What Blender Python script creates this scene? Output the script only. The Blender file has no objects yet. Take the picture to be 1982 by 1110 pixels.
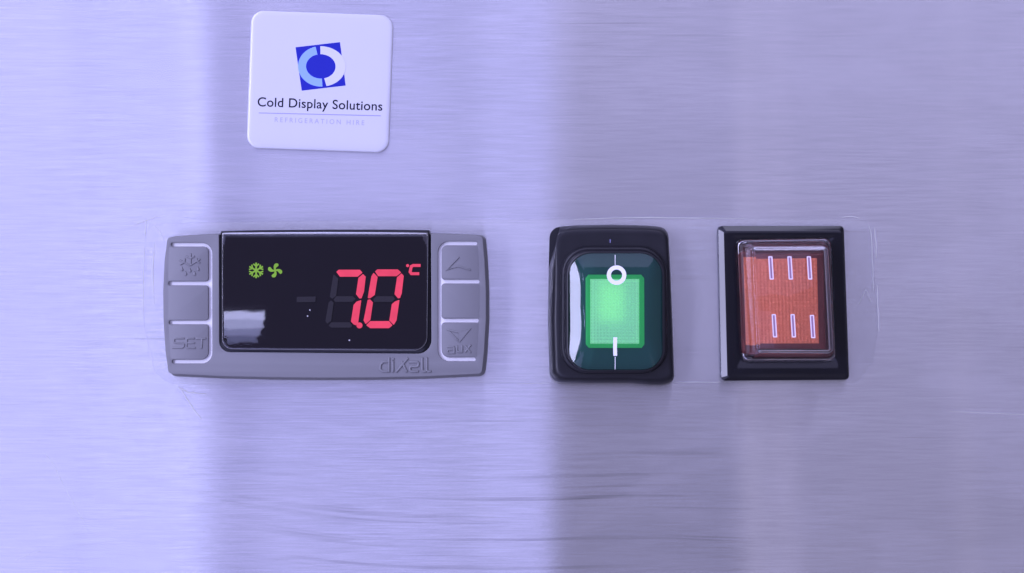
import bpy, bmesh, math, random
from mathutils import Vector, Matrix

R = math.radians
random.seed(7)
sc = bpy.context.scene
col = sc.collection

# ------------------------------------------------------------------ camera
D = 400.0                      # camera distance from the steel sheet, mm
S = 74.0 / 634.0               # mm per photograph pixel on the sheet
cam_d = bpy.data.cameras.new('camera')
cam_d.sensor_width = 36.0
cam_d.lens = 36.0 * D / (1982 * S)
cam_d.clip_start = 0.01
cam_d.clip_end = 50.0
cam = bpy.data.objects.new('camera', cam_d)
cam.location = (0, -D / 1000, 0)
cam.rotation_euler = (R(90), 0, 0)
col.objects.link(cam)
sc.camera = cam

# ------------------------------------------------------------------ light
world = bpy.data.worlds.new('World')
sc.world = world
world.use_nodes = True
bg = world.node_tree.nodes['Background']
bg.inputs[0].default_value = (0.19, 0.178, 0.288, 1)
bg.inputs[1].default_value = 1.0


def lamp(name, x, y, z, w, h, colour, aim=None):
    """a rectangular soft lamp; colour is its radiance, position in metres"""
    d = bpy.data.lights.new(name, 'AREA')
    d.shape = 'RECTANGLE'
    d.size, d.size_y = w, h
    m = max(colour)
    d.color = [c / m for c in colour]
    d.energy = m * math.pi * w * h
    o = bpy.data.objects.new(name, d)
    o.location = (x, y, z)
    if aim is None:
        o.rotation_euler = (R(90), 0, 0)
    else:
        v = Vector(aim) - Vector((x, y, z))
        o.rotation_euler = v.to_track_quat('-Z', 'Y').to_euler()
    col.objects.link(o)
    return o


LY = 0.9                        # the lamps stand this far in front of the sheet


def strip(name, px0, px1, z0, z1, colour, y=LY):
    """lamp whose mirror image in the sheet spans these columns of the picture"""
    k = S / 1000 * (y * 1000 + D) / D
    x0, x1 = (px0 - 991) * k, (px1 - 991) * k
    return lamp(name, (x0 + x1) / 2, -y, (z0 + z1) / 2, x1 - x0, z1 - z0, colour)


def bank(name, px0, px1, phis, colour, rad=LY):
    """soft lamps side by side on an arc above or below eye level, all facing the sheet"""
    k = S / 1000 * (rad * 1000 + D) / D
    x0, x1 = (px0 - 991) * k, (px1 - 991) * k
    for a, b in zip(phis[:-1], phis[1:]):
        f = R((a + b) / 2)
        y, z = -rad * math.cos(f), rad * math.sin(f)
        h = 2 * rad * math.tan(R(abs(b - a)) / 2)
        o = lamp(name, (x0 + x1) / 2, y, z, x1 - x0, h, colour)
        o.rotation_euler = (R(90) - f, 0, 0)


# lamp banks placed for the steel's mirrored bands; the gap keeps the display dark
UP, DOWN = (5, 22, 39, 56), (-56, -39, -22, -5.5)
for phis in (UP, DOWN):
    bank('window_lamp', -1900, 160, phis, (0.85, 0.86, 1.72))
    bank('window_lamp', 160, 364, phis, (0.62, 0.63, 1.36))
    bank('window_lamp', 364, 405, phis, (0.97, 0.98, 1.95))
    bank('mid_band_lamp', 405, 500, phis, (0.47, 0.47, 1.04))  # added lamp strips that mirror as the middle bands in the steel
    bank('mid_band_lamp', 500, 846, phis, (0.56, 0.56, 1.20))
    bank('mid_band_lamp', 846, 930, phis, (0.52, 0.52, 1.10))
    bank('mid_band_lamp', 930, 1066, phis, (0.60, 0.60, 1.25))
bank('upper_soft_lamp', 1066, 1108, (6, 31, 56), (0.72, 0.70, 1.34))
bank('upper_soft_lamp', 1108, 2600, (7, 31, 56), (0.60, 0.58, 1.08))
bank('lower_soft_lamp', 1424, 2600, (-56, -31, -8), (0.11, 0.097, 0.12))
bank('lower_slim_lamp', 1432, 1470, (-56, -31, -6), (0.16, 0.145, 0.19), 0.89)
bank('lower_slim_lamp', 1486, 1536, (-56, -31, -6), (0.13, 0.115, 0.16), 0.89)
bank('lower_slim_lamp', 1846, 1876, (-56, -31, -2), (0.08, 0.07, 0.08), 0.89)
strip('small_bright_lamp', 158, 366, -0.0345, -0.026, (8.2, 8.4, 14.5), y=0.86)
strip('small_bright_lamp', 166, 360, -0.0455, -0.0345, (5.6, 5.8, 10.5), y=0.86)
strip('small_bright_lamp', 176, 352, -0.0540, -0.0455, (3.0, 3.1, 6.2), y=0.86)
strip('small_bright_lamp', 196, 334, -0.0620, -0.0540, (1.6, 1.7, 3.6), y=0.86)
lamp('side_window_lamp', -0.72, -0.72, 0.22, 0.20, 1.30, (9.5, 9.5, 15.2), (0, 0, 0.0))
lamp('overhead_fill_lamp', -0.10, -0.52, 0.95, 2.4, 0.16, (3.2, 3.2, 5.0), (0, 0, 0))  # added from above for more light on sticker, plastics and bezel edge

sc.view_settings.view_transform = 'Standard'
sc.view_settings.look = 'None'
sc.view_settings.exposure = 0.0
sc.view_settings.gamma = 1.0
sc.view_settings.use_curve_mapping = False
sc.render.engine = 'CYCLES'
sc.cycles.use_denoising = True
sc.cycles.max_bounces = 10
sc.cycles.sample_clamp_indirect = 4.0
sc.cycles.transparent_max_bounces = 16

# ------------------------------------------------------------------ materials


class N:
    """small node tree helper"""

    def __init__(self, name):
        self.m = bpy.data.materials.new(name)
        self.m.use_nodes = True
        self.t = self.m.node_tree
        self.t.nodes.clear()
        self.out = self.t.nodes.new('ShaderNodeOutputMaterial')

    def n(self, kind, **kw):
        nd = self.t.nodes.new(kind)
        for k, v in kw.items():
            if k.startswith('i_'):
                key = k[2:]
                key = int(key) if key.isdigit() else key.replace('_', ' ')
                nd.inputs[key].default_value = v
            else:
                setattr(nd, k, v)
        return nd

    def l(self, a, b):
        self.t.links.new(a, b)

    def coords(self, scale, rot=(0, 0, 0)):
        c = self.n('ShaderNodeTexCoord')
        mp = self.n('ShaderNodeMapping')
        mp.inputs['Scale'].default_value = scale
        mp.inputs['Rotation'].default_value = rot
        self.l(c.outputs['Object'], mp.inputs['Vector'])
        return mp.outputs['Vector']


def plastic(name, colour, rough=0.45, grain=0.0, grain_scale=9000, var=0.06, spec=0.5, coat=0.0):
    k = N(name)
    b = k.n('ShaderNodeBsdfPrincipled')
    b.inputs['Roughness'].default_value = rough
    b.inputs['Specular IOR Level'].default_value = spec
    b.inputs['Coat Weight'].default_value = coat
    b.inputs['Coat Roughness'].default_value = 0.06
    no = k.n('ShaderNodeTexNoise')
    no.inputs['Scale'].default_value = 1.0
    no.inputs['Detail'].default_value = 5
    k.l(k.coords((160, 160, 160)), no.inputs['Vector'])
    mix = k.n('ShaderNodeMix', data_type='RGBA')
    mix.inputs[6].default_value = (*[c * (1 - var) for c in colour], 1)
    mix.inputs[7].default_value = (*[min(1, c * (1 + var)) for c in colour], 1)
    k.l(no.outputs['Fac'], mix.inputs[0])
    k.l(mix.outputs[2], b.inputs['Base Color'])
    mr = k.n('ShaderNodeMapRange')
    mr.inputs[3].default_value = rough * 0.85
    mr.inputs[4].default_value = min(1, rough * 1.2)
    k.l(no.outputs['Fac'], mr.inputs[0])
    k.l(mr.outputs[0], b.inputs['Roughness'])
    if grain:
        g = k.n('ShaderNodeTexNoise')
        g.inputs['Scale'].default_value = 1.0
        g.inputs['Detail'].default_value = 2
        k.l(k.coords((grain_scale,) * 3), g.inputs['Vector'])
        bp = k.n('ShaderNodeBump')
        bp.inputs['Strength'].default_value = grain
        bp.inputs['Distance'].default_value = 0.00003
        k.l(g.outputs['Fac'], bp.inputs['Height'])
        k.l(bp.outputs['Normal'], b.inputs['Normal'])
    k.l(b.outputs[0], k.out.inputs[0])
    return k.m


def clear(name, tint, haze=0.0, haze_col=(0.8, 0.8, 0.8), rough=0.03, ior=1.5, edge=0.0, ripple=0.0):
    """thin clear plastic: tinted see-through body with a glossy skin"""
    k = N(name)
    tr = k.n('ShaderNodeBsdfTransparent')
    tr.inputs[0].default_value = (*tint, 1)
    df = k.n('ShaderNodeBsdfDiffuse')
    df.inputs[0].default_value = (*haze_col, 1)
    lw = k.n('ShaderNodeLayerWeight')
    lw.inputs[0].default_value = 0.25
    ma = k.n('ShaderNodeMath', operation='MULTIPLY_ADD')
    ma.inputs[1].default_value = edge
    ma.inputs[2].default_value = haze
    k.l(lw.outputs['Facing'], ma.inputs[0])
    m1 = k.n('ShaderNodeMixShader')
    k.l(ma.outputs[0], m1.inputs[0])
    k.l(tr.outputs[0], m1.inputs[1])
    k.l(df.outputs[0], m1.inputs[2])
    gl = k.n('ShaderNodeBsdfAnisotropic')
    gl.inputs['Color'].default_value = (1, 1, 1, 1)
    gl.inputs['Roughness'].default_value = rough
    if ripple:
        no = k.n('ShaderNodeTexNoise')
        no.inputs['Scale'].default_value = 1.0
        no.inputs['Detail'].default_value = 4
        k.l(k.coords((420, 420, 420)), no.inputs['Vector'])
        bp = k.n('ShaderNodeBump')
        bp.inputs['Strength'].default_value = ripple
        bp.inputs['Distance'].default_value = 0.0001
        k.l(no.outputs['Fac'], bp.inputs['Height'])
        k.l(bp.outputs[0], gl.inputs['Normal'])
    fr = k.n('ShaderNodeFresnel')
    fr.inputs[0].default_value = ior
    m2 = k.n('ShaderNodeMixShader')
    k.l(fr.outputs[0], m2.inputs[0])
    k.l(m1.outputs[0], m2.inputs[1])
    k.l(gl.outputs[0], m2.inputs[2])
    k.l(m2.outputs[0], k.out.inputs[0])
    return k.m


def glass(name, tint, rough=0.02, ior=1.45):
    k = N(name)
    g = k.n('ShaderNodeBsdfGlass')
    g.inputs['Color'].default_value = (*tint, 1)
    g.inputs['Roughness'].default_value = rough
    g.inputs['IOR'].default_value = ior
    k.l(g.outputs[0], k.out.inputs[0])
    return k.m


def glow(name, colour, strength):
    k = N(name)
    e = k.n('ShaderNodeEmission')
    e.inputs[0].default_value = (*colour, 1)
    no = k.n('ShaderNodeTexNoise')
    no.inputs['Scale'].default_value = 1.0
    no.inputs['Detail'].default_value = 3
    k.l(k.coords((350, 350, 350)), no.inputs['Vector'])
    mr = k.n('ShaderNodeMapRange')
    mr.inputs[3].default_value = strength * 0.78
    mr.inputs[4].default_value = strength * 1.22
    k.l(no.outputs['Fac'], mr.inputs[0])
    k.l(mr.outputs[0], e.inputs[1])
    k.l(e.outputs[0], k.out.inputs[0])
    return k.m


def lens_mat(name, front, through, trans, rough=0.3, lit=None):
    """translucent moulded lens: diffuse skin, light from the lamp behind shines through"""
    k = N(name)
    df = k.n('ShaderNodeBsdfDiffuse')
    df.inputs[0].default_value = (*front, 1)
    tl = k.n('ShaderNodeBsdfTranslucent')
    tl.inputs[0].default_value = (*through, 1)
    m1 = k.n('ShaderNodeMixShader')
    m1.inputs[0].default_value = trans
    k.l(df.outputs[0], m1.inputs[1])
    k.l(tl.outputs[0], m1.inputs[2])
    gl = k.n('ShaderNodeBsdfAnisotropic')
    gl.inputs['Color'].default_value = (1, 1, 1, 1)
    gl.inputs['Roughness'].default_value = rough
    fr = k.n('ShaderNodeFresnel')
    fr.inputs[0].default_value = 1.45
    m2 = k.n('ShaderNodeMixShader')
    k.l(fr.outputs[0], m2.inputs[0])
    k.l(m1.outputs[0], m2.inputs[1])
    k.l(gl.outputs[0], m2.inputs[2])
    if lit:
        em = k.n('ShaderNodeEmission')
        em.inputs[0].default_value = (*lit, 1)
        ad = k.n('ShaderNodeAddShader')
        k.l(m2.outputs[0], ad.inputs[0])
        k.l(em.outputs[0], ad.inputs[1])
        k.l(ad.outputs[0], k.out.inputs[0])
    else:
        k.l(m2.outputs[0], k.out.inputs[0])
    return k.m


def steel():
    k = N('brushed_steel')
    gl = k.n('ShaderNodeBsdfAnisotropic')
    gl.inputs['Roughness'].default_value = 0.132
    gl.inputs['Anisotropy'].default_value = 0.935
    tg = k.n('ShaderNodeTangent', direction_type='UV_MAP')
    k.l(tg.outputs[0], gl.inputs['Tangent'])

    def noise(scale, detail=4, rot=(0, 0, 0), dist=0.0, rough=0.55):
        no = k.n('ShaderNodeTexNoise')
        no.inputs['Scale'].default_value = 1.0
        no.inputs['Detail'].default_value = detail
        no.inputs['Roughness'].default_value = rough
        no.inputs['Distortion'].default_value = dist
        k.l(k.coords(scale, rot), no.inputs['Vector'])
        return no.outputs['Fac']

    def ramp(src, a, b, lo, hi):
        mr = k.n('ShaderNodeMapRange')
        mr.inputs[1].default_value = a
        mr.inputs[2].default_value = b
        mr.inputs[3].default_value = lo
        mr.inputs[4].default_value = hi
        k.l(src, mr.inputs[0])
        return mr.outputs[0]

    def math_(op, a, b):
        nd = k.n('ShaderNodeMath', operation=op)
        for i, s in enumerate((a, b)):
            if isinstance(s, (int, float)):
                nd.inputs[i].default_value = s
            else:
                k.l(s, nd.inputs[i])
        return nd.outputs[0]

    fine = noise((90, 1, 2600), 5)                   # short brush marks
    mid = noise((38, 1, 900), 4, rot=(0, R(0.6), 0))
    longs = noise((9, 1, 700), 3, rot=(0, R(-1.2), 0))  # long scratches
    patch = noise((14, 1, 14), 2)
    # grain is stronger in some places than others
    pos = k.n('ShaderNodeSeparateXYZ')
    pc = k.n('ShaderNodeTexCoord')
    k.l(pc.outputs['Object'], pos.inputs[0])
    amp = math_('MULTIPLY', ramp(patch, 0.36, 0.66, 0.55, 1.15), ramp(pos.outputs[0], 0.0, 0.025, 1.0, 0.65))
    grain = math_('ADD', math_('MULTIPLY', ramp(fine, 0.3, 0.7, -0.5, 0.5), 0.20),
                  math_('MULTIPLY', ramp(mid, 0.3, 0.7, -0.5, 0.5), 0.10))
    grain = math_('MULTIPLY', grain, amp)
    scr = ramp(longs, 0.655, 0.72, 0.0, 1.0)
    scr = math_('MULTIPLY', scr, ramp(noise((12, 1, 9), 2), 0.45, 0.6, 0.0, 0.22))
    # a rubbed patch with long dark scratches along the lower middle
    sep = k.n('ShaderNodeSeparateXYZ')
    oc = k.n('ShaderNodeTexCoord')
    k.l(oc.outputs['Object'], sep.inputs[0])
    box = math_('MULTIPLY', ramp(sep.outputs[2], -0.046, -0.030, 1.0, 0.0), ramp(sep.outputs[0], -0.0665, -0.062, 0.0, 0.45))
    box = math_('MULTIPLY', box, ramp(sep.outputs[0], 0.045, 0.056, 1.0, 0.0))
    box = math_('MULTIPLY', box, ramp(sep.outputs[0], -0.02, 0.012, 0.7, 2.0))
    wob = noise((10, 1, 16), 1)
    xm = math_('MINIMUM', math_('SUBTRACT', sep.outputs[0], 0.012), 0.0)
    zc = math_('SUBTRACT', sep.outputs[2], math_('MULTIPLY', math_('MULTIPLY', xm, xm), 1.0))
    rub = k.n('ShaderNodeTexNoise')
    rub.inputs['Scale'].default_value = 1.0
    rub.inputs['Detail'].default_value = 3
    cb = k.n('ShaderNodeCombineXYZ')
    k.l(math_('MULTIPLY', sep.outputs[0], 11.0), cb.inputs[0])
    k.l(math_('ADD', math_('MULTIPLY', zc, 620.0), math_('MULTIPLY', wob, 4.0)), cb.inputs[2])
    k.l(cb.outputs[0], rub.inputs['Vector'])
    rubm = math_('MULTIPLY', ramp(rub.outputs['Fac'], 0.56, 0.69, 0.0, 0.68), box)
    rubm = math_('MULTIPLY', rubm, ramp(noise((22, 1, 30), 2), 0.38, 0.58, 0.15, 1.0))
    scr = math_('ADD', scr, rubm)
    val = math_('SUBTRACT', math_('ADD', grain, 1.0), scr)
    cc = k.n('ShaderNodeMix', data_type='RGBA', blend_type='MULTIPLY')
    cc.inputs[0].default_value = 1.0
    cc.inputs[6].default_value = (0.655, 0.655, 0.675, 1)
    k.l(val, cc.inputs[7])
    k.l(cc.outputs[2], gl.inputs['Color'])
    hsum = math_('ADD', math_('MULTIPLY', fine, 0.6), math_('MULTIPLY', mid, 1.0))
    hsum = math_('MULTIPLY', hsum, amp)
    bp = k.n('ShaderNodeBump')
    bp.inputs['Strength'].default_value = 0.26
    bp.inputs['Distance'].default_value = 0.00006
    k.l(hsum, bp.inputs['Height'])
    wav = noise((7, 1, 5), 2)                        # the sheet is not quite flat
    b2 = k.n('ShaderNodeBump')
    b2.inputs['Strength'].default_value = 0.05
    b2.inputs['Distance'].default_value = 0.002
    k.l(wav, b2.inputs['Height'])
    k.l(bp.outputs[0], b2.inputs['Normal'])
    k.l(b2.outputs[0], gl.inputs['Normal'])
    # thin film of grease and dust
    df = k.n('ShaderNodeBsdfDiffuse')
    df.inputs[0].default_value = (0.55, 0.53, 0.56, 1)
    smear = math_('ADD', ramp(noise((30, 1, 60), 6, dist=0.8), 0.45, 0.75, 0.0, 0.16), 0.03)
    mx = k.n('ShaderNodeMixShader')
    k.l(smear, mx.inputs[0])
    k.l(gl.outputs[0], mx.inputs[1])
    k.l(df.outputs[0], mx.inputs[2])
    k.l(mx.outputs[0], k.out.inputs[0])
    return k.m


M = {
    'steel': steel(),
    'sticker': plastic('white_resin', (0.58, 0.585, 0.64), 0.15, var=0.015, coat=0.3),
    'ink_blue': plastic('blue_ink', (0.012, 0.018, 0.36), 0.3, var=0.04, spec=0.25),
    'ink_sky': plastic('sky_blue_ink', (0.25, 0.41, 0.85), 0.2, var=0.03, coat=0.2),
    'ink_white': plastic('white_ink', (0.62, 0.625, 0.67), 0.15, var=0.01, coat=0.3),
    'ink_black': plastic('black_ink', (0.006, 0.006, 0.018), 0.3, spec=0.2),
    'ink_rule': plastic('pale_violet_ink', (0.33, 0.33, 0.62), 0.2, coat=0.2),
    'ink_pale': plastic('faded_violet_ink', (0.40, 0.40, 0.62), 0.2, coat=0.2),
    'grey': plastic('grey_plastic', (0.178, 0.178, 0.19), 0.5, grain=0.25, var=0.03),
    'strip': plastic('milky_plastic', (0.80, 0.79, 0.80), 0.5, var=0.03),
    'black_gloss': plastic('glossy_black_plastic', (0.007, 0.007, 0.011), 0.10, var=0.2, spec=0.45),
    'backplane': plastic('black_backplane', (0.007, 0.005, 0.009), 0.6, var=0.2, spec=0.04),
    'unlit': plastic('unlit_segment', (0.033, 0.030, 0.034), 0.5, var=0.1, spec=0.06),
    'rubber': plastic('black_rubber', (0.010, 0.010, 0.014), 0.34, grain=0.3, var=0.25, spec=0.38),
    'cavity': plastic('dark_green_cavity', (0.010, 0.05, 0.045), 0.5, var=0.2),
    'mark': plastic('white_mark', (0.85, 0.86, 0.88), 0.4, var=0.02),
    'mark_pink': plastic('pale_pink_mark', (0.85, 0.72, 0.80), 0.35, var=0.03),
    'mark_dull': plastic('mauve_mark', (0.30, 0.17, 0.27), 0.5, var=0.05),
    'maroon': plastic('maroon_plastic', (0.16, 0.035, 0.035), 0.35, var=0.15),
    'red_lens': lens_mat('coral_lens', (0.93, 0.24, 0.12), (0.9, 0.2, 0.1), 0.04, 0.35),
    'green_lens': lens_mat('green_lens', (0.52, 0.80, 0.70), (0.50, 0.95, 0.25), 0.40, 0.35, (0.25, 0.47, 0.36)),
    'green_frame': lens_mat('green_plastic', (0.05, 0.45, 0.12), (0.1, 0.8, 0.2), 0.3, 0.2, (0.02, 0.17, 0.045)),
    'window': clear('smoked_window', (0.86, 0.86, 0.88), 0.004, (0.2, 0.2, 0.5), 0.025, 1.56, ripple=0.03),
    'membrane': clear('green_membrane', (0.62, 0.86, 0.80), 0.16, (0.035, 0.19, 0.19), 0.05, 1.62),
    'cover': glass('clear_cover', (0.98, 0.97, 0.98)),
    'film': clear('clear_film', (1, 1, 1), 0.06, (0.9, 0.9, 0.9), 0.15, 1.2, 0.0),
    'residue': clear('dried_residue', (0.95, 0.95, 0.95), 0.45, (0.85, 0.85, 0.86), 0.2, 1.4, 0.0),
    'lit_red': glow('lit_red', (0.95, 0.075, 0.18), 1.08),
    'lit_green': glow('lit_green', (0.32, 0.62, 0.09), 0.85),
    'specks': plastic('specks', (0.75, 0.75, 0.75), 0.8),
}

# ------------------------------------------------------------------ geometry helpers (mm; u right, v up, h towards the viewer)


def Q(px, py, h=0.0, o=(0, 0)):
    """photograph pixel -> mm on the plane h mm in front of the sheet, relative to o"""
    f = S * (D - h) / D
    return ((px - 991) * f - o[0], (555 - py) * f - o[1])


def to_mesh_obj(name, bm, mat, parent=None, smooth=35):
    bmesh.ops.recalc_face_normals(bm, faces=bm.faces)
    me = bpy.data.meshes.new(name)
    for v in bm.verts:
        u, w, h = v.co
        v.co = (u / 1000, -h / 1000, w / 1000)
    bm.to_mesh(me)
    bm.free()
    if smooth:
        me.shade_smooth()
        me.set_sharp_from_angle(angle=R(smooth))
    me.materials.append(mat if not isinstance(mat, str) else M[mat])
    ob = bpy.data.objects.new(name, me)
    col.objects.link(ob)
    ob.parent = parent
    return ob


def thing(name, o, label, cat, rot=0.0):
    e = bpy.data.objects.new(name, None)
    e.empty_display_size = 0.01
    e.location = (o[0] / 1000, 0, o[1] / 1000)
    e.rotation_euler = (0, rot, 0)
    e['label'] = label
    e['category'] = cat
    col.objects.link(e)
    return e


def rpoly(corners, radii, inset=0.0, seg=8):
    """rounded polygon (corners in order), every corner an arc of seg steps"""
    n = len(corners)
    if isinstance(radii, (int, float)):
        radii = [radii] * n
    area = sum(corners[i][0] * corners[(i + 1) % n][1] - corners[(i + 1) % n][0] * corners[i][1] for i in range(n))
    if area < 0:
        corners = corners[::-1]
        radii = radii[::-1]
    pts = [Vector(c) for c in corners]
    if inset:
        lines = []
        for i in range(n):
            a, b = pts[i], pts[(i + 1) % n]
            d = (b - a).normalized()
            nr = Vector((-d.y, d.x))
            lines.append((a + nr * inset, d))
        new = []
        for i in range(n):
            p, d = lines[i - 1]
            q, e = lines[i]
            cr = d.x * e.y - d.y * e.x
            if abs(cr) < 1e-5:
                new.append(q.copy())
            else:
                w = q - p
                t = (w.x * e.y - w.y * e.x) / cr
                new.append(p + d * t)
        pts = new
    out = []
    for i in range(n):
        a, b, c = pts[i - 1], pts[i], pts[(i + 1) % n]
        d1, d2 = (a - b).normalized(), (c - b).normalized()
        r = max(radii[i] - inset, 0.04)
        ang = d1.angle(d2)
        if ang > R(178):
            out += [b.copy() for _ in range(1)] * 1
            continue
        t = r / math.tan(ang / 2)
        t = min(t, (a - b).length * 0.49, (c - b).length * 0.49)
        r = t * math.tan(ang / 2)
        p1, p2 = b + d1 * t, b + d2 * t
        cen = b + (d1 + d2).normalized() * (r / math.sin(ang / 2))
        a1 = math.atan2(p1.y - cen.y, p1.x - cen.x)
        a2 = math.atan2(p2.y - cen.y, p2.x - cen.x)
        da = (a2 - a1 + math.pi) % (2 * math.pi) - math.pi
        for s in range(seg + 1):
            th = a1 + da * s / seg
            out.append(Vector((cen.x + r * math.cos(th), cen.y + r * math.sin(th))))
    return out


def densify(pts, step):
    out = []
    for i in range(len(pts)):
        a, b = pts[i], pts[(i + 1) % len(pts)]
        k = max(1, int((b - a).length / step))
        out += [a + (b - a) * (j / k) for j in range(k)]
    return out


def loft_bm(rings, cap_end=True, cap_start=False, bm=None):
    """rings: list of [(u, v, h), ...] with equal counts"""
    bm = bm or bmesh.new()
    prev = None
    first = None
    for r in rings:
        vs = [bm.verts.new(p) for p in r]
        if prev:
            n = len(vs)
            for i in range(n):
                j = (i + 1) % n
                bm.faces.new((prev[i], prev[j], vs[j], vs[i]))
        else:
            first = vs
        prev = vs
    if cap_end:
        bm.faces.new(prev)
    if cap_start:
        bm.faces.new(first[::-1])
    return bm


def dome_rings(outline, centre, n, hfun):
    """concentric rings shrinking from the outline to the centre, height by hfun(u, v)"""
    rings = []
    for i in range(n + 1):
        f = 1 - (i / n) * 0.97
        rings.append([(centre[0] + (p[0] - centre[0]) * f, centre[1] + (p[1] - centre[1]) * f,
                       hfun(centre[0] + (p[0] - centre[0]) * f, centre[1] + (p[1] - centre[1]) * f)) for p in outline])
    return rings


def plate_bm(splines, h0, h1, bevel=0.0, res=2):
    """flat plate from closed outlines (inner outlines are holes), extruded h0..h1 with a bevelled rim"""
    cu = bpy.data.curves.new('outline', 'CURVE')
    cu.dimensions = '2D'
    cu.fill_mode = 'BOTH'
    for pts in splines:
        sp = cu.splines.new('POLY')
        sp.points.add(len(pts) - 1)
        for q, p in zip(sp.points, pts):
            q.co = (p[0], p[1], 0, 1)
        sp.use_cyclic_u = True
    cu.extrude = max((h1 - h0) / 2 - bevel, 0.0)
    cu.bevel_depth = bevel
    cu.bevel_resolution = res
    cu.offset = -bevel
    ob = bpy.data.objects.new('outline', cu)
    col.objects.link(ob)
    dg = bpy.context.evaluated_depsgraph_get()
    me = bpy.data.meshes.new_from_object(ob.evaluated_get(dg))
    bm = bmesh.new()
    bm.from_mesh(me)
    bmesh.ops.remove_doubles(bm, verts=bm.verts, dist=1e-4)
    for v in bm.verts:
        v.co.z += (h0 + h1) / 2
    bpy.data.objects.remove(ob)
    bpy.data.curves.remove(cu)
    bpy.data.meshes.remove(me)
    return bm


def merge(bms):
    out = bmesh.new()
    for b in bms:
        me = bpy.data.meshes.new('t')
        b.to_mesh(me)
        b.free()
        out.from_mesh(me)
        bpy.data.meshes.remove(me)
    return out


def stroke(pts, w, cap=True):
    """outline of a polyline pen stroke with mitred joints"""
    P = [Vector(p) for p in pts]
    if cap:
        P[0] = P[0] + (P[0] - P[1]).normalized() * w * 0.25
        P[-1] = P[-1] + (P[-1] - P[-2]).normalized() * w * 0.25
    L, Rr = [], []
    for i, p in enumerate(P):
        if i == 0:
            d = (P[1] - P[0]).normalized()
            m = Vector((-d.y, d.x)) * (w / 2)
        elif i == len(P) - 1:
            d = (P[-1] - P[-2]).normalized()
            m = Vector((-d.y, d.x)) * (w / 2)
        else:
            d1, d2 = (p - P[i - 1]).normalized(), (P[i + 1] - p).normalized()
            n1, n2 = Vector((-d1.y, d1.x)), Vector((-d2.y, d2.x))
            b = (n1 + n2)
            b = b.normalized() if b.length > 1e-4 else n1
            m = b * (w / 2) / max(b.dot(n1), 0.45)
        L.append(p + m)
        Rr.append(p - m)
    return L + Rr[::-1]


def strokes_bm(lines, w, h0, h1, bevel):
    bms = []
    for i, ln in enumerate(lines):
        bms.append(plate_bm([stroke(ln, w)], h0, h1 + 0.004 * (i % 4), bevel, 2))
    return merge(bms)


def circle(c, r, n=20, ry=None):
    return [Vector((c[0] + r * math.cos(2 * math.pi * i / n), c[1] + (ry or r) * math.sin(2 * math.pi * i / n))) for i in range(n)]


def text_bm(s, centre, width, height, h0, h1, spacing=1.0, bold=0.0, cap_ref='H'):
    cu = bpy.data.curves.new('t', 'FONT')
    cu.body = s
    cu.size = 10
    cu.space_character = spacing
    cu.offset = bold
    cu.extrude = 0.5
    ob = bpy.data.objects.new('t', cu)
    col.objects.link(ob)
    dg = bpy.context.evaluated_depsgraph_get()
    me = bpy.data.meshes.new_from_object(ob.evaluated_get(dg))
    cu.body = cap_ref
    dg = bpy.context.evaluated_depsgraph_get()
    dg.update()
    mr = bpy.data.meshes.new_from_object(ob.evaluated_get(dg))
    ch = max(v.co.y for v in mr.vertices)
    bm = bmesh.new()
    bm.from_mesh(me)
    x0 = min(v.co.x for v in bm.verts)
    x1 = max(v.co.x for v in bm.verts)
    for v in bm.verts:
        v.co.x = centre[0] + ((v.co.x - x0) / (x1 - x0) - 0.5) * width
        v.co.y = centre[1] + (v.co.y / ch - 0.5) * height
        v.co.z = h0 if v.co.z < 0 else h1
    bpy.data.objects.remove(ob)
    bpy.data.curves.remove(cu)
    bpy.data.meshes.remove(me)
    bpy.data.meshes.remove(mr)
    return bm


def part(name, bm, mat, parent, smooth=35, label=None):
    o = to_mesh_obj(name, bm, mat, parent, smooth)
    if label:
        o['label'] = label
    return o


def with_h(pts, h):
    return [(p[0], p[1], h) for p in pts]


# ------------------------------------------------------------------ the steel sheet
def build_sheet():
    bm = bmesh.new()
    W, H, T = 330.0, 230.0, 1.2
    out = rpoly([(-W, -H), (W, -H), (W, H), (-W, H)], 3.0)
    bm = loft_bm([with_h(out, -T), with_h(out, -0.2), with_h(rpoly([(-W, -H), (W, -H), (W, H), (-W, H)], 3.0, 0.2), 0.0)],
                 cap_end=True, cap_start=True)
    o = to_mesh_obj('steel_sheet', bm, 'steel', None, 30)
    uv = o.data.uv_layers.new(name='UVMap')
    for lp in o.data.loops:
        c = o.data.vertices[lp.vertex_index].co
        uv.data[lp.index].uv = (c.x, c.z)
    o['kind'] = 'structure'
    o['label'] = 'horizontally brushed stainless steel sheet behind the controls'


build_sheet()


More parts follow.
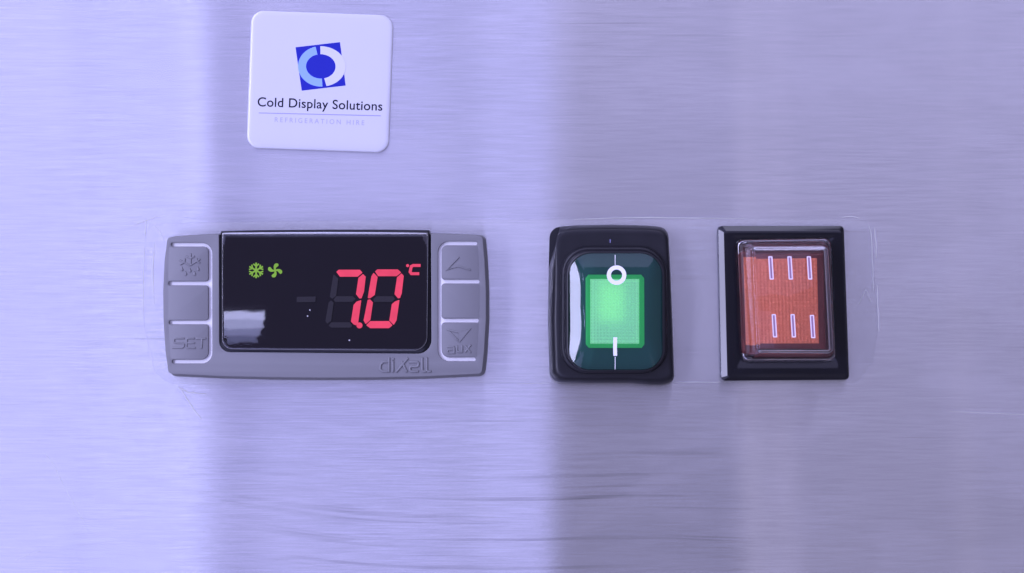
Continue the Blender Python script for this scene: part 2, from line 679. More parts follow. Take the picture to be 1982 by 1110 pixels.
# ------------------------------------------------------------------ clear film residue round the controls
def build_film():
    o = Q(985, 585)
    t = [(282, 446), (300, 433), (640, 428), (1080, 425), (1440, 423), (1672, 427), (1688, 440), (1692, 520), (1699, 640),
         (1690, 700), (1660, 741), (1390, 741), (1000, 742), (330, 744), (300, 720), (279, 630)]
    pts = rpoly([Q(*p, 0, o) for p in t], 2.2, 0, 5)
    bm = plate_bm([pts], 0.02, 0.09, 0.03, 1)
    ob = to_mesh_obj('clear_film', bm, 'film', None, 30)
    ob.location = (o[0] / 1000, 0, o[1] / 1000)
    ob['label'] = 'thin clear film on the steel, its edges showing around the controls'
    ob['category'] = 'film'

    def streak(px, w, h0, h1, parent, off, name='residue_streak'):
        pts = []
        for a, b in zip(px[:-1], px[1:]):
            for k in range(4):
                pts.append((a[0] + (b[0] - a[0]) * k / 4 + random.uniform(-0.5, 0.5), a[1] + (b[1] - a[1]) * k / 4 + random.uniform(-0.5, 0.5)))
        pts.append(px[-1])
        P_ = [Vector(Q(*p, 0, off)) for p in pts]
        n = len(P_)
        L_, R_ = [], []
        for i, p in enumerate(P_):
            d = (P_[min(i + 1, n - 1)] - P_[max(i - 1, 0)]).normalized()
            ww = w * S / 2 * (0.25 + 0.75 * math.sin(math.pi * (i + 0.4) / n)) * random.uniform(0.6, 1.2)
            nr = Vector((-d.y, d.x)) * ww
            L_.append(p + nr)
            R_.append(p - nr)
        part(name, plate_bm([L_ + R_[::-1]], h0, h1), 'residue', parent, 0)
    for px, w in (([(255, 438), (270, 432), (285, 427), (302, 420), (320, 418)], 1.6), ([(283, 424), (282, 440), (281, 456)], 2.0),
                  ([(280, 478), (278, 540), (277, 626)], 1.5), ([(297, 436), (308, 446), (318, 466)], 2.2), ([(300, 470), (296, 520), (299, 590)], 2.6),
                  ([(1681, 436), (1686, 452), (1689, 520), (1690, 562)], 2.4), ([(1697, 552), (1699, 600), (1701, 642)], 2.6),
                  ([(1692, 440), (1695, 470), (1696, 500)], 2.0), ([(1662, 590), (1676, 560), (1686, 585)], 2.4), ([(1110, 425), (1250, 421.5), (1345, 422.5), (1440, 423)], 2.0),
                  ([(1630, 421), (1648, 419), (1664, 423)], 2.2), ([(1300, 741), (1345, 740.5), (1394, 740)], 1.6), ([(1000, 743), (1040, 742), (1062, 742.5)], 1.3),
                  ([(352, 756), (372, 788), (390, 812)], 2.2), ([(345, 750), (365, 760), (400, 763)], 3.0)):
        streak(px, w, 0.095, 0.13, ob, o)
    sh = bpy.data.objects['steel_sheet']
    for px, w in (([(1836, 797), (1880, 799), (1930, 800.5), (1982, 803), (2080, 806)], 1.1), ([(85, 875), (104, 900), (121, 936)], 1.6), ([(118, 928), (134, 960), (150, 988), (172, 1030)], 1.4),
                  ([(30, 1084), (56, 1074), (80, 1066)], 1.6)):
        streak(px, w, 0.002, 0.02, sh, (0, 0), 'scuff')


build_film()


# ------------------------------------------------------------------ sticker
def build_sticker():
    o = Q(620, 159)
    rot = R(2.05)
    t = thing('logo_sticker', o, 'white square sticker with rounded corners and a blue emblem, above the controller', 'sticker', rot)
    c, s = math.cos(rot), math.sin(rot)

    def L(px, py):                       # photograph pixel -> the sticker's own axes
        u, v = Q(px, py, 0.9, o)
        return (u * c - v * s, u * s + v * c)
    hw, hh = 275 * S / 2, 266 * S / 2
    cor = [(-hw, -hh), (hw, -hh), (hw, hh), (-hw, hh)]
    prof = [(0.0, 0.03), (0.0, 0.55)]
    for k in range(1, 8):
        a = k / 7 * math.pi / 2
        prof.append((1.1 * (1 - math.cos(a)), 0.55 + 0.35 * math.sin(a)))
    prof.append((3.0, 0.90))
    rings = [with_h(rpoly(cor, 2.9, i, 10), h) for i, h in prof]
    part('resin_dome', loft_bm(rings, cap_start=True), 'sticker', t, 50)
    # emblem
    sq = [L(*p) for p in ((572, 92), (658, 82), (669, 166), (584, 176))]
    em = part('emblem', plate_bm([[Vector(p) for p in sq]], 0.895, 0.925), 'ink_blue', t, 0)
    cen = L(621, 129)

    def arc(a0, a1, ro, ri, ryo, ryi):
        tilt = R(7) - 0
        o_, i_ = [], []
        for k in range(37):
            a = a0 + (a1 - a0) * k / 36
            o_.append((ro * math.cos(a), ryo * math.sin(a)))
        for k in range(37):
            a = a1 + (a0 - a1) * k / 36
            i_.append((ri * math.cos(a), ryi * math.sin(a)))
        pts = []
        for x, y in o_ + i_:
            pts.append(Vector((cen[0] + x * S, cen[1] + y * S)))
        return pts
    part('light_arc', plate_bm([arc(R(105), R(276), 44, 28.5, 39, 23.5)], 0.930, 0.950), 'ink_sky', em, 0, 'light blue left half of the ring')
    part('white_arc', plate_bm([arc(R(-75), R(93), 48, 28.5, 39, 23.5)], 0.932, 0.955), 'ink_white', em, 0, 'white right half of the ring')
    # lettering
    m = L(619.5, 201.5)
    part('lettering', text_bm('Cold Display Solutions', m, 241 * S, 17.5 * S, 0.900, 0.930, 1.04, 0.08), 'ink_black', t, 0, 'black words Cold Display Solutions')
    a, b = L(501, 219), L(737, 224.5)
    part('rule_line', plate_bm([stroke([a, b], 1.7 * S, False)], 0.900, 0.925), 'ink_rule', t, 0)
    m = L(618.5, 235)
    part('small_lettering', text_bm('REFRIGERATION HIRE', m, 173 * S, 9 * S, 0.900, 0.925, 1.5, 0.02), 'ink_pale', t, 0, 'pale faded words REFRIGERATION HIRE')


build_sticker()


# ------------------------------------------------------------------ temperature controller
def build_controller():
    HB = 6.0                                   # bezel face height
    o = Q(628, 590)
    t = thing('temperature_controller', o, 'grey temperature controller with black display reading 7.0 in red', 'controller')

    def q(px, py, h=HB):
        return Q(px, py, h, o)
    # bezel -------------------------------------------------
    face = [(324, 460), (372, 456), (424, 453.5), (834, 453), (885, 454.5), (934, 457),
            (938, 500), (941, 560), (941, 620), (937.5, 680), (933, 724), (820, 729.5), (720, 731.5), (628, 732), (520, 731.0), (420, 728.5), (326, 724),
            (320, 680), (316, 620), (315.5, 560), (318.5, 500)]
    fc = [q(*p) for p in face]
    rad = [0.9, 8, 3, 3, 8, 0.9, 20, 20, 20, 20, 1.0, 30, 30, 30, 30, 30, 1.0, 20, 20, 20, 20]
    # openings in the face
    def slot(mirror):
        """E-shaped opening between three keys"""
        if not mirror:
            tip = [331, 326, 327, 333]
            rows = [474, 549, 624.5, 700.5]
            spo, spi = 410.5, 403.5
            sg = 1
        else:
            tip = [923.5, 928, 926.5, 920.5]
            rows = [471.5, 545.5, 621, 696]
            spo, spi = 848, 854.5
            sg = -1
        w = 3.6
        c_, r_ = [], []

        def add(x, y, r):
            c_.append(q(x, y))
            r_.append(r)
        add(tip[0], rows[0] - w, 0.4)
        add(spo, rows[0] - w, 2.4)
        add(spo, rows[3] + w, 2.4)
        add(tip[3], rows[3] + w, 0.4)
        add(tip[3], rows[3] - w, 0.4)
        add(spi, rows[3] - w, 1.7)
        add(spi, rows[2] + w, 0.7)
        add(tip[2], rows[2] + w, 0.4)
        add(tip[2], rows[2] - w, 0.4)
        add(spi, rows[2] - w, 0.7)
        add(spi, rows[1] + w, 0.7)
        add(tip[1], rows[1] + w, 0.4)
        add(tip[1], rows[1] - w, 0.4)
        add(spi, rows[1] - w, 0.7)
        add(spi, rows[0] + w, 1.2)
        add(tip[0], rows[0] + w, 0.4)
        return rpoly(c_, r_, 0, 6)
    slots = [slot(False), slot(True)]
    # the bezel is open towards the top where the display housing rises through it
    notch = face[:2] + [(424, 453.5), (424.5, 681.5), (835, 685), (834, 453)] + face[4:]
    nrad = rad[:2] + [0.15, 2.4, 3.0, 0.15] + rad[4:]
    fr = plate_bm([rpoly([q(*p) for p in notch], nrad, 0, 8), slots[0], slots[1]], HB - 1.3, HB, 0.17, 3)
    # drafted side skirt down to the steel
    def skirt_ring(off, h, du=0.0, dv=0.0):
        return [(p[0] + du, p[1] + dv, h) for p in rpoly(fc, rad, -off, 4)]
    skirt = loft_bm([skirt_ring(-0.08, HB - 1.2), skirt_ring(-0.04, 2.6), skirt_ring(0.40, 2.2, 0.10, -0.16), skirt_ring(0.50, 1.9, 0.13, -0.22),
                     skirt_ring(0.52, 0.15, 0.14, -0.24)], cap_end=False)
    part('bezel', merge([fr, skirt]), 'grey', t, 40)
    for k in (0, 1):
        # milky light strip lies under the slots
        xs = [p[0] for p in slots[k]]
        ys = [p[1] for p in slots[k]]
        rc = [(min(xs) - 0.5, min(ys) - 0.5), (max(xs) + 0.35, min(ys) - 0.5), (max(xs) + 0.35, max(ys) + 0.5), (min(xs) - 0.5, max(ys) + 0.5)]
        part('light_strip', plate_bm([rpoly(rc, 0.5)], HB - 1.9, HB - 0.72), 'strip', t, 30)
    # keys -------------------------------------------------

    def key(c4, r4):
        return part('button', plate_bm([rpoly([q(*p) for p in c4], r4, 0.05, 5)], HB - 0.6, HB + 0.035, 0.035, 1), 'grey', t, 40)
    k1 = key([(327, 478.5), (403, 478.5), (403, 544.5), (325, 544.5)], [0.2, 1.1, 0.6, 0.2])
    k2 = key([(325, 553.5), (403, 553.5), (403, 620), (325, 620)], [0.2, 0.6, 0.6, 0.2])
    k3 = key([(326, 629), (403, 629), (403, 696), (330, 696)], [0.2, 0.6, 1.6, 0.2])
    k4 = key([(855, 476), (925, 476), (928, 541), (855, 541)], [1.1, 0.2, 0.2, 0.6])
    k5 = key([(855, 550), (928, 550), (928, 616.5), (855, 616.5)], [0.6, 0.2, 0.2, 0.6])
    k6 = key([(855, 625.5), (927, 625.5), (923, 691.5), (855, 691.5)], [0.6, 0.2, 0.2, 1.6])
    E0, E1, EB = HB - 0.35, HB + 0.23, 0.14

    def zz(pts, sx, ox, oy):
        return [q(ox + x * sx, oy + y * sx, HB + 0.2) for x, y in pts]
    # defrost symbol
    s1 = 0.1082
    ls = [[(590, 475), (590, 672)], [(515, 522), (590, 560), (655, 522)], [(398, 592), (475, 632), (582, 684), (668, 630), (755, 575)],
          [(485, 570), (475, 628), (405, 668)], [(695, 562), (700, 612), (752, 640)]]
    bms = [strokes_bm([zz(x, s1, 305, 440) for x in ls], 3.0 * S, E0, E1, EB)]
    for (x, y) in ((435, 752), (580, 775), (725, 748), (500, 832), (660, 832)):
        dr = zz([(x - 2, y - 48), (x + 12, y - 20), (x + 26, y + 6), (x + 18, y + 30), (x, y + 38), (x - 20, y + 28), (x - 26, y + 6), (x - 14, y - 20)], s1, 305, 440)
        bms.append(plate_bm([[Vector(p) for p in dr]], E0, E1, EB, 2))
    part('defrost_symbol', merge(bms), 'grey', k1, 40, 'raised snowflake and drops symbol')
    s2 = 0.1261
    SET = [[(408, 440), (270, 440), (248, 458), (252, 500), (275, 511), (380, 513), (404, 530), (402, 562), (380, 583), (225, 584)],
           [(560, 440), (462, 440), (448, 452), (440, 572), (452, 584), (575, 584)], [(460, 509), (565, 509)],
           [(592, 440), (738, 440)], [(682, 440), (672, 588)]]
    part('lettering', strokes_bm([zz(x, s2, 305, 600) for x in SET], 3.3 * S, E0, E1, EB), 'grey', k3, 40, 'raised letters SET')
    s3 = 0.1441
    part('up_arrow', strokes_bm([zz([(438, 402), (282, 572), (430, 527), (592, 574)], s3, 825, 440)], 3.3 * S, E0, E1, EB), 'grey', k4, 40)
    s4 = 0.1351
    part('down_arrow', strokes_bm([zz([(1120, 322), (1238, 446)], s4, 720, 600), zz([(1078, 284), (1240, 324), (1400, 282), (1250, 456)], s4, 720, 600)], 3.3 * S, E0, E1, EB), 'grey', k6, 40)
    AUX = [[(1085, 530), (1170, 530), (1178, 545), (1178, 622), (1088, 622), (1080, 608), (1082, 575), (1172, 575)],
           [(1217, 520), (1217, 592), (1232, 606), (1288, 606)], [(1290, 515), (1290, 612)],
           [(1338, 520), (1412, 612)], [(1412, 505), (1338, 604)]]
    part('lettering', strokes_bm([zz(x, s4, 720, 600) for x in AUX], 3.4 * S, E0, E1, EB), 'grey', k6, 40, 'raised letters aux')
    DIX = [[(245, 748), (160, 748), (122, 785), (116, 850), (150, 884), (240, 884)], [(243, 690), (243, 888)],
           [(300, 742), (300, 888)], [(296, 708), (312, 708)],
           [(512, 696), (350, 888)], [(425, 745), (498, 888)],
           [(535, 748), (650, 748), (668, 765), (664, 800), (648, 814), (560, 816), (542, 832), (545, 868), (562, 884), (660, 884)],
           [(718, 690), (718, 868), (732, 884), (770, 884)], [(784, 690), (784, 868), (800, 884), (842, 884)]]
    part('maker_lettering', strokes_bm([zz(x, s4, 720, 600) for x in DIX], 4.2 * S, E0, E1 + 0.04, 0.19), 'grey', t, 40, 'raised grey letters dixell under the display')
    # display ----------------------------------------------
    HW = HB + 0.55
    hous = [(426.5, 447.5), (500, 445.5), (628, 444.5), (760, 444.5), (831.5, 445.5), (834.5, 684.5), (425, 681)]
    hr = [0.35, 8, 30, 8, 0.35, 3.0, 2.4]
    hp = [q(*p) for p in hous]
    rings = [with_h(rpoly(hp, hr, 0.0, 6), 0.3), with_h(rpoly(hp, hr, 0.02, 6), HB - 0.2), with_h(rpoly(hp, hr, 0.12, 6), HB - 0.02),
             with_h(rpoly(hp, hr, 0.35, 6), HB + 0.02)]
    hs = part('display_housing', loft_bm(rings), 'black_gloss', t, 40)
    back = [(433, 460), (825, 459), (824, 676), (433.5, 673)]
    part('backplane', plate_bm([rpoly([q(*p) for p in back], [0.5, 0.5, 2.6, 1.9])], HB + 0.022, HB + 0.06), 'backplane', hs, 30)
    # domed window: gently convex, rolled over along its upper edge
    wn = [(430, 449), (829, 447), (827, 679), (430.5, 676)]
    wr = [0.6, 0.6, 3.0, 2.2]
    wp = [q(*p) for p in wn]
    cu, cv = q(629, 566)
    Rx, Rz = 420.0, 900.0

    def hf(u, v):
        h = HW + 0.75 - (u - cu) ** 2 / (2 * Rx) - (v - cv) ** 2 / (2 * Rz)
        top = v - (q(0, 456)[1])
        if top > 0:
            h -= 1.5 * top * top
        return h
    base = rpoly(wp, wr, 0.0, 8)
    prof = [(0.0, -0.35), (0.02, -0.20), (0.06, -0.10), (0.13, -0.03), (0.22, 0.0)]
    rings = [[(p[0], p[1], HB + 0.03) for p in densify2(base)]]
    for ins, dh in prof:
        rings.append([(p[0], p[1], hf(p[0], p[1]) + dh) for p in densify2(rpoly(wp, wr, ins, 8))])
    inner = densify2(rpoly(wp, wr, 0.22, 8))
    rings += dome_rings(inner, (cu, cv), 90, hf)[1:]
    part('display_window', loft_bm(rings), 'window', t, 60)
    # segments ----------------------------------------------
    z4 = 0.1622
    hs0, hs1 = HB + 0.062, HB + 0.30

    def seg(pts, lit, parent, r=0.12):
        pp = rpoly([q(560 + x * z4, 500 + y * z4) for x, y in pts], r, 0, 3)
        return part('segment', plate_bm([pp], hs0, hs1), 'lit_red' if lit else 'unlit', parent, 0)

    def digit(label, segs):
        ob = part('digit', plate_bm([rpoly([q(560 + x * z4, 500 + y * z4) for x, y in segs[0][0]], 0.12, 0, 3)], hs0, hs1), 'lit_red', t, 0, label)
        for p, lit in segs[1:]:
            seg(p, lit, ob)
        return ob
    d7 = digit('lit red digit 7', [
        ([(562, 165), (590, 139), (842, 139), (874, 174), (816, 222), (606, 222)], 1),
        ([(880, 190), (912, 222), (892, 400), (862, 480), (838, 482), (797, 430), (826, 236)], 1),
        ([(860, 500), (822, 772), (795, 802), (768, 790), (737, 756), (768, 560), (802, 520)], 1),
        ([(528, 192), (585, 242), (560, 450), (515, 485), (485, 462), (502, 350)], 0),
        ([(530, 490), (562, 455), (758, 455), (794, 488), (752, 522), (548, 522)], 0),
        ([(500, 505), (530, 532), (500, 748), (455, 785), (432, 750), (470, 530)], 0),
        ([(470, 806), (502, 766), (718, 766), (752, 802), (735, 828), (502, 830)], 0)])
    part('decimal_point', plate_bm([circle(q(560 + 838 * z4, 500 + 803 * z4), 35 * z4 * S, 20)], hs0, hs1 + 0.01), 'lit_red', d7, 0)
    digit('lit red digit 0', [
        ([(1024, 160), (1050, 135), (1294, 135), (1336, 172), (1280, 216), (1060, 216)], 1),
        ([(1340, 182), (1366, 212), (1342, 420), (1322, 476), (1298, 480), (1256, 430), (1286, 230)], 1),
        ([(1316, 496), (1280, 742), (1246, 798), (1194, 744), (1224, 550), (1258, 520)], 1),
        ([(1190, 751), (1232, 802), (1190, 836), (966, 836), (918, 800), (966, 752)], 1),
        ([(936, 498), (964, 492), (998, 530), (968, 738), (912, 788), (887, 745)], 1),
        ([(1006, 174), (1054, 225), (1020, 440), (964, 480), (937, 478), (952, 380), (980, 220)], 1),
        ([(1004, 490), (1040, 455), (1236, 455), (1262, 488), (1226, 522), (1010, 522)], 0)])
    part('minus_segment', plate_bm([[Vector(q(560 + x * z4, 500 + y * z4)) for x, y in ((90, 462), (315, 458), (312, 522), (88, 526))]], hs0, hs1), 'unlit', t, 0)
    cs = stroke([q(560 + x * z4, 500 + y * z4) for x, y in ((1558, 88), (1480, 88), (1456, 100), (1442, 165), (1458, 186), (1542, 186))], 34 * z4 * S)
    cc = plate_bm([cs], hs0, hs1)
    dd = plate_bm([circle(q(560 + 1412 * z4, 500 + 90 * z4), 18 * z4 * S, 14)], hs0, hs1)
    part('degree_celsius', merge([cc, dd]), 'lit_red', t, 0, 'small lit red degree C sign')
    # snowflake indicator
    c0 = q(496, 523.8)
    arms = []
    for k in range(6):
        a = R(90 + 60 * k)
        d = Vector((math.cos(a), math.sin(a)))
        n_ = Vector((-d.y, d.x))
        c_ = Vector(c0)
        r = 14.0 * S
        arms.append([c_, c_ + d * r])
        arms.append([c_ + d * r * 0.86 + n_ * r * 0.34, c_ + d * r * 0.56, c_ + d * r * 0.86 - n_ * r * 0.34])
    bms = [plate_bm([stroke(a, 2.9 * S if i % 2 == 0 else 2.5 * S)], hs0, hs1 + 0.003 * (i % 5)) for i, a in enumerate(arms)]
    bms.append(plate_bm([circle(c0, 3.6 * S, 12)], hs0, hs1 + 0.02))
    part('snowflake_indicator', merge(bms), 'lit_green', t, 0)
    c0 = Vector(q(532.7, 523.8))
    bms = []
    for k in range(4):
        a0 = R(90 + 90 * k - 6)
        pts = []
        for (r, a) in ((2.0, 60), (5.0, 28), (8.5, 16), (11.5, 4), (13.6, -8), (14.0, -24), (12.2, -36), (9.0, -34), (6.0, -22), (3.5, -22), (2.0, -40)):
            aa = a0 + R(a + 8)
            pts.append(c0 + Vector((math.cos(aa), math.sin(aa))) * r * S)
        bms.append(plate_bm([pts], hs0, hs1 + 0.003 * k))
    bms.append(plate_bm([circle(c0, 2.6 * S, 12)], hs0, hs1 + 0.02))
    part('fan_indicator', merge(bms), 'lit_green', t, 0)
    for x, y, r in ((599.8, 600.6, 1.7), (595.4, 612.2, 1.7), (676.3, 659, 1.9)):
        part('white_speck', plate_bm([circle(q(x, y), r * 0.8 * S, 8)], hs0 - 0.002, hs0 + 0.03), 'specks', t, 0)  # tiny white dots just above the backplane


def densify2(pts):
    """extra points on the long runs, the same number whatever the inset"""
    out = []
    n = len(pts)
    for i in range(n):
        a, b = pts[i], pts[(i + 1) % n]
        k = 10 if i % 9 == 8 else 1          # rpoly gives 9 points per corner, the gap after them is a straight run
        out += [a + (b - a) * (j / k) for j in range(k)]
    return out


build_controller()


# ------------------------------------------------------------------ green rocker switch in its rubber boot
def waffle_bm(quad, nx, ny, h, dh, bm=None):
    """moulded grid of small ridges on a four-cornered face"""
    bm = bm or bmesh.new()
    A, B, C, E = [Vector(p) for p in quad]      # bl, br, tr, tl
    rows = []
    for j in range(2 * ny + 1):
        row = []
        for i in range(2 * nx + 1):
            s, r = i / (2 * nx), j / (2 * ny)
            p = (A * (1 - s) + B * s) * (1 - r) + (E * (1 - s) + C * s) * r
            z = h + (dh if (i % 2 and j % 2) else (dh * 0.35 if (i % 2 or j % 2) else 0))
            row.append(bm.verts.new((p.x, p.y, z)))
        rows.append(row)
    for j in range(2 * ny):
        for i in range(2 * nx):
            bm.faces.new((rows[j][i], rows[j][i + 1], rows[j + 1][i + 1], rows[j + 1][i]))
    # skirt
    edge = rows[0] + [r[-1] for r in rows[1:]] + rows[-1][-2::-1] + [r[0] for r in rows[-2:0:-1]]
    low = [bm.verts.new((v.co.x, v.co.y, h - 1.0)) for v in edge]
    n = len(edge)
    for i in range(n):
        j = (i + 1) % n
        bm.faces.new((edge[i], edge[j], low[j], low[i]))
    return bm


def build_green():
    o = Q(1183, 590)
    t = thing('green_rocker_switch', o, 'lit green rocker switch under a tinted membrane in a black rubber boot', 'switch')

    def q(px, py, h):
        return Q(px, py, h, o)
    # the soft flange, its lower edge sagging a little
    base = [(1064, 441), (1110, 437), (1180, 435.5), (1250, 437), (1292, 441), (1296, 520), (1300, 620), (1304, 738), (1284, 745), (1255, 744.5), (1215, 741), (1140, 741.5), (1064, 740), (1060.5, 620), (1062, 520)]
    r0 = [2.6, 10, 20, 10, 2.6, 30, 30, 2.4, 6, 8, 20, 20, 2.6, 30, 30]
    HF = 5.0
    top = [(1077, 448), (1115, 445), (1182, 444), (1252, 445), (1290, 448), (1294, 520), (1298, 620), (1301, 730), (1284, 734), (1255, 734.5), (1215, 732.5), (1140, 733), (1077, 732), (1074, 620), (1075, 520)]
    pb = [q(*p, 0) for p in base]
    pt = [q(*p, HF) for p in top]
    B = [Vector(p) for p in rpoly(pb, r0, 0, 5)]
    T = [Vector(p) for p in rpoly(pt, r0, 0, 5)]
    T2 = [Vector(p) for p in rpoly(pt, r0, 0.5, 5)]
    T3 = [Vector(p) for p in rpoly(pt, r0, 1.1, 5)]
    rings = [with_h(B, 0.15)]
    rings.append([(b.x * 0.98 + a.x * 0.02, b.y * 0.98 + a.y * 0.02, 1.8) for a, b in zip(T, B)])
    rings.append([(b.x * 0.75 + a.x * 0.25, b.y * 0.75 + a.y * 0.25, 3.3) for a, b in zip(T, B)])
    rings.append([(b.x * 0.35 + a.x * 0.65, b.y * 0.35 + a.y * 0.65, 4.4) for a, b in zip(T, B)])
    rings.append([(p.x, p.y, HF - 0.12) for p in T])
    rings.append([(p.x, p.y, HF) for p in T2])
    rings.append([(p.x, p.y, HF - 0.05) for p in T3])
    part('boot_flange', loft_bm(rings, cap_start=True), 'rubber', t, 60)
    # raised rim around the membrane
    rim_o = [(1084, 476), (1291, 476), (1294, 724), (1083, 724)]
    rim_i = [(1101, 491), (1281.5, 491), (1283, 715.5), (1101, 715.5)]
    ro, ri = [6.4, 6.4, 6.0, 6.0], [5.0, 5.0, 4.6, 4.6]
    A = [q(*p, 5) for p in rim_o]
    Bq = [q(*p, 7.6) for p in rim_i]
    sgm = 12
    rings = [with_h(rpoly(A, ro, 0, sgm), HF - 0.2), with_h(rpoly(A, ro, 0.15, sgm), HF + 0.7), with_h(rpoly(A, ro, 0.45, sgm), HF + 1.25),
             with_h(rpoly(A, ro, 0.75, sgm), HF + 1.45), with_h(rpoly(A, ro, 0.95, sgm), HF + 1.4), with_h(rpoly(A, ro, 1.05, sgm), HF + 1.75),
             with_h(rpoly(Bq, ri, -0.45, sgm), HF + 2.55), with_h(rpoly(Bq, ri, -0.12, sgm), HF + 2.6), with_h(rpoly(Bq, ri, 0.05, sgm), HF + 2.35),
             with_h(rpoly(Bq, ri, 0.05, sgm), HF + 0.3)]
    part('boot_rim', loft_bm(rings, cap_end=False), 'rubber', t, 60)
    # cavity floor
    part('inner_well', plate_bm([rpoly(Bq, ri, -0.1, 8)], HF + 0.02, HF + 0.30), 'cavity', t, 30)
    # rocker: green frame and ribbed lens
    HL = HF + 2.0
    fo = [(1133, 532), (1247, 532), (1248, 674), (1134, 674)]
    fi = [(1142.5, 540), (1237.5, 540), (1237.5, 666), (1142.5, 666)]
    ch = [q(*p, HL) for p in [(1139, 532), (1241, 532), (1247, 539), (1247.5, 667), (1242, 674), (1140, 674), (1134, 667), (1133.5, 539)]]
    hole = [q(*p, HL) for p in fi]
    fr = plate_bm([[Vector(p) for p in ch], [Vector(p) for p in hole]], HF + 0.32, HL, 0.2, 2)
    rk = part('rocker_frame', fr, 'green_frame', t, 40)
    quad = [q(1143, 665.5, HL), q(1237, 665.5, HL), q(1237, 540.5, HL), q(1143, 540.5, HL)]
    part('ribbed_lens', waffle_bm(quad, 15, 20, HL - 0.38, 0.34), 'green_lens', rk, 0)
    # small lamp behind the lens
    ld = bpy.data.lights.new('switch_lamp', 'AREA')
    ld.shape = 'RECTANGLE'
    ld.size, ld.size_y = 0.0056, 0.0086
    ld.energy = GREEN_L * math.pi * ld.size * ld.size_y
    ld.color = (0.62, 1.0, 0.22)
    lo = bpy.data.objects.new('switch_lamp', ld)
    pu, pv = q(1183, 585, HL)
    lo.location = (pu / 1000, -(HF + 0.36) / 1000, pv / 1000)
    lo.rotation_euler = (R(-90), 0, 0)
    lo.parent = t
    col.objects.link(lo)
    # tinted membrane: bulging sheet
    HM = HF + 2.6
    cu, cv = q(1192, 603, HM)
    mp = [q(*p, HM) for p in rim_i]
    xs = [p[0] for p in mp]
    ys = [p[1] for p in mp]
    wu, wv = (max(xs) - min(xs)) / 2, (max(ys) - min(ys)) / 2

    def hf(u, v):
        a, b = (u - cu) / wu, (v - cv) / wv
        e = max(0.0, abs(a) - (0.655 + 0.15 * b * b + 0.016 * math.sin(6.5 * b + 0.9))) * wu
        f = max(0.0, abs(b) - 0.62) / 0.38
        return HM + 0.75 - 0.42 * (math.sqrt(e * e + 0.09) - 0.3) - 0.35 * f ** 2
    inner = [p for p in rpoly(mp, ri, 0.0, sgm)]
    inner = densify(inner, 0.8)
    rings = [[(p[0], p[1], HM - 0.5) for p in inner]] + dome_rings(inner, (cu, cv), 36, hf)
    mb = part('tinted_membrane', loft_bm(rings), 'membrane', t, 60)
    # white marks printed on the membrane

    def on_skin(bm, lift=0.03):
        bmesh.ops.triangulate(bm, faces=bm.faces)
        zt = max(v.co.z for v in bm.verts)
        for v in bm.verts:
            v.co.z = hf(v.co.x, v.co.y) + (lift if v.co.z > zt - 0.01 else 0.005)
        return bm
    ring = circle(q(1193, 533, HM), 18.5 * S, 40)
    ring_i = circle(q(1193, 533, HM), 10.6 * S, 40)
    part('ring_mark', on_skin(plate_bm([ring, ring_i], 0, 0.03)), 'mark', mb, 0, 'white O on the membrane')
    bar = stroke([q(1190.5, 655, HM), q(1190, 672, HM), q(1190.5, 687, HM)], 7.2 * S)
    part('bar_mark', on_skin(plate_bm([bar], 0, 0.03)), 'mark', mb, 0, 'white I on the membrane')
    for (y0, y1) in ((494, 513), (691, 715)):
        n = 6
        ln = [q(1190.3, y0 + (y1 - y0) * i / n, HM) for i in range(n + 1)]
        part('mould_line', on_skin(plate_bm([stroke(ln, 1.2 * S)], 0, 0.02), 0.02), 'mark', mb, 0)
    tick = stroke([q(1181, 464, HF), q(1181, 470, HF)], 1.2 * S)
    part('mould_tick', plate_bm([tick], HF - 0.1, HF + 0.06), 'ink_rule', t, 0)


GREEN_L = 1.0
build_green()


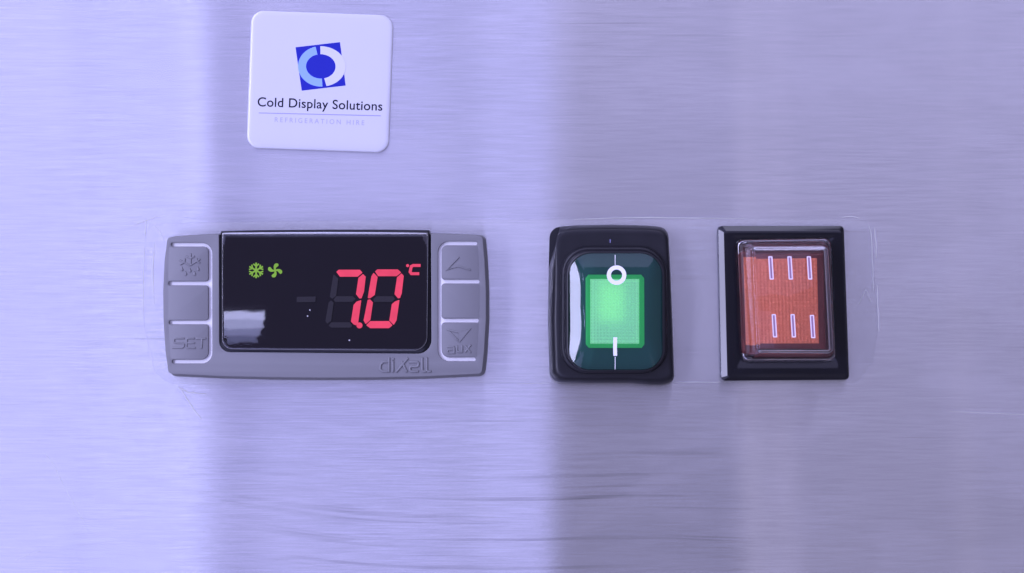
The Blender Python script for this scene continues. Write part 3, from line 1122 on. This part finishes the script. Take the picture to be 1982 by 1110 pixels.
# ------------------------------------------------------------------ red rocker switch under a clear cover
def build_red():
    o = Q(1514, 587)
    t = thing('red_rocker_switch', o, 'red rocker switch with six white bars under a clear box cover', 'switch')

    def q(px, py, h):
        return Q(px, py, h, o)
    HB = 2.6
    b0 = [(1388, 438), (1631, 438), (1641.5, 735), (1394, 737)]
    b1 = [(1401, 447.6), (1629, 447.4), (1639, 730), (1408, 731)]
    A = [q(*p, 0.4) for p in b0]
    Bq = [q(*p, HB) for p in b1]
    rA, rB = [1.0] * 4, [0.6] * 4
    sg = 6

    def mixr(f, h, ins=0.0):
        a, b = rpoly(A, rA, ins, sg), rpoly(Bq, rB, ins, sg)
        return [(p.x * (1 - f) + r.x * f, p.y * (1 - f) + r.y * f, h) for p, r in zip(a, b)]
    hole = [(1430, 466), (1606, 464), (1614, 694), (1440, 694)]
    H_ = [q(*p, HB) for p in hole]
    rings = [mixr(0, 0.15), mixr(0.0, 1.75), mixr(0.06, 1.95), mixr(0.90, 2.50), mixr(0.98, 2.56), mixr(1.0, 2.58, 0.02), mixr(1.0, HB, 0.15),
             with_h(rpoly(H_, [0.8] * 4, -0.15, sg), HB), with_h(rpoly(H_, [0.8] * 4, 0, sg), HB - 0.1), with_h(rpoly(H_, [0.8] * 4, 0, sg), 0.5)]
    part('bezel', loft_bm(rings, cap_end=False), 'black_gloss', t, 35)
    part('well_floor', plate_bm([rpoly(H_, 0.8, -0.1)], 0.3, 0.8), 'maroon', t, 30)
    # rocker with its moulded lens
    HR = 4.6
    rk = [(1436, 488), (1598, 488), (1602, 684), (1441, 684)]
    C0 = [q(*p, HR) for p in rk]
    rings = [with_h(rpoly(C0, [0.8] * 4, -0.3, sg), 0.8), with_h(rpoly(C0, [0.8] * 4, -0.2, sg), HR - 0.9), with_h(rpoly(C0, [0.8] * 4, 0.0, sg), HR - 0.3), with_h(rpoly(C0, [0.8] * 4, 0.3, sg), HR - 0.1)]
    rb = part('rocker', loft_bm(rings), 'maroon', t, 40)
    quad = [q(1447, 668, HR), q(1587, 668, HR), q(1584, 498, HR), q(1443, 498, HR)]
    part('ribbed_lens', waffle_bm(quad, 20, 24, HR - 0.05, 0.20), 'red_lens', rb, 0)
    # clear cover
    HC = 11.0
    c0 = [q(*p, HB) for p in ((1426, 466), (1605, 463), (1615, 697), (1437, 698))]
    c1 = [q(*p, HC) for p in ((1453, 478), (1603, 477), (1614, 685), (1463, 684))]
    r0, r1 = [1.4] * 4, [1.3] * 4

    def cm(f, h, ins=0.0):
        a, b = rpoly(c0, r0, ins, 8), rpoly(c1, r1, ins, 8)
        return [(p.x * (1 - f) + r.x * f, p.y * (1 - f) + r.y * f, h) for p, r in zip(a, b)]
    rings = [cm(0, HB + 0.03, -0.35), cm(0, HB + 0.35, -0.35), cm(0.0, HB + 0.5, -0.1), cm(0.1, HB + 1.2), cm(0.92, HC - 0.9), cm(0.97, HC - 0.5, 0.03), cm(0.99, HC - 0.28, 0.12), cm(1.0, HC - 0.12, 0.28), cm(1.0, HC - 0.03, 0.5), cm(1, HC, 0.8)]
    shell = list(rings)
    rings = [cm(0, HB + 0.03, 0.55), cm(0.1, HB + 1.2, 0.7), cm(0.9, HC - 1.3, 0.7), cm(0.97, HC - 1.0, 0.85), cm(1.0, HC - 0.85, 1.1)]
    bm = loft_bm(shell)
    bm.verts.ensure_lookup_table()
    lip_o = [bm.verts[i] for i in range(len(shell[0]))]
    n0 = len(bm.verts)
    loft_bm(rings, bm=bm)
    bm.verts.ensure_lookup_table()
    lip_i = [bm.verts[n0 + i] for i in range(len(rings[0]))]
    for i in range(len(lip_o)):
        k = (i + 1) % len(lip_o)
        bm.faces.new((lip_o[i], lip_o[k], lip_i[k], lip_i[i]))
    cv = part('clear_cover', bm, 'cover', t, 40)
    for (x, y) in ((1492.5, 519), (1529.5, 519), (1567, 519), (1499, 631), (1535.5, 631), (1573, 632.5)):
        tilt = 1.1
        hw, hh = 4.6, 22.5
        ot = [q(x - hw - tilt, y - hh, HC), q(x + hw - 1 - tilt, y - hh, HC), q(x + hw + tilt * 0.6, y + hh, HC), q(x - hw + 1 + tilt * 0.6, y + hh, HC)]
        Vv = rpoly(ot, 0.15, 0, 3)
        Iv = rpoly(ot, 0.15, 0.25, 3)
        bmk = part('bar_mark', plate_bm([Vv, Iv], HC + 0.004, HC + 0.06), 'mark_pink', cv, 0)
        ob = plate_bm([rpoly(ot, 0.1, 0.25, 3)], HC + 0.004, HC + 0.03)
        part('bar_core', ob, 'mark_dull', t, 0)


build_red()
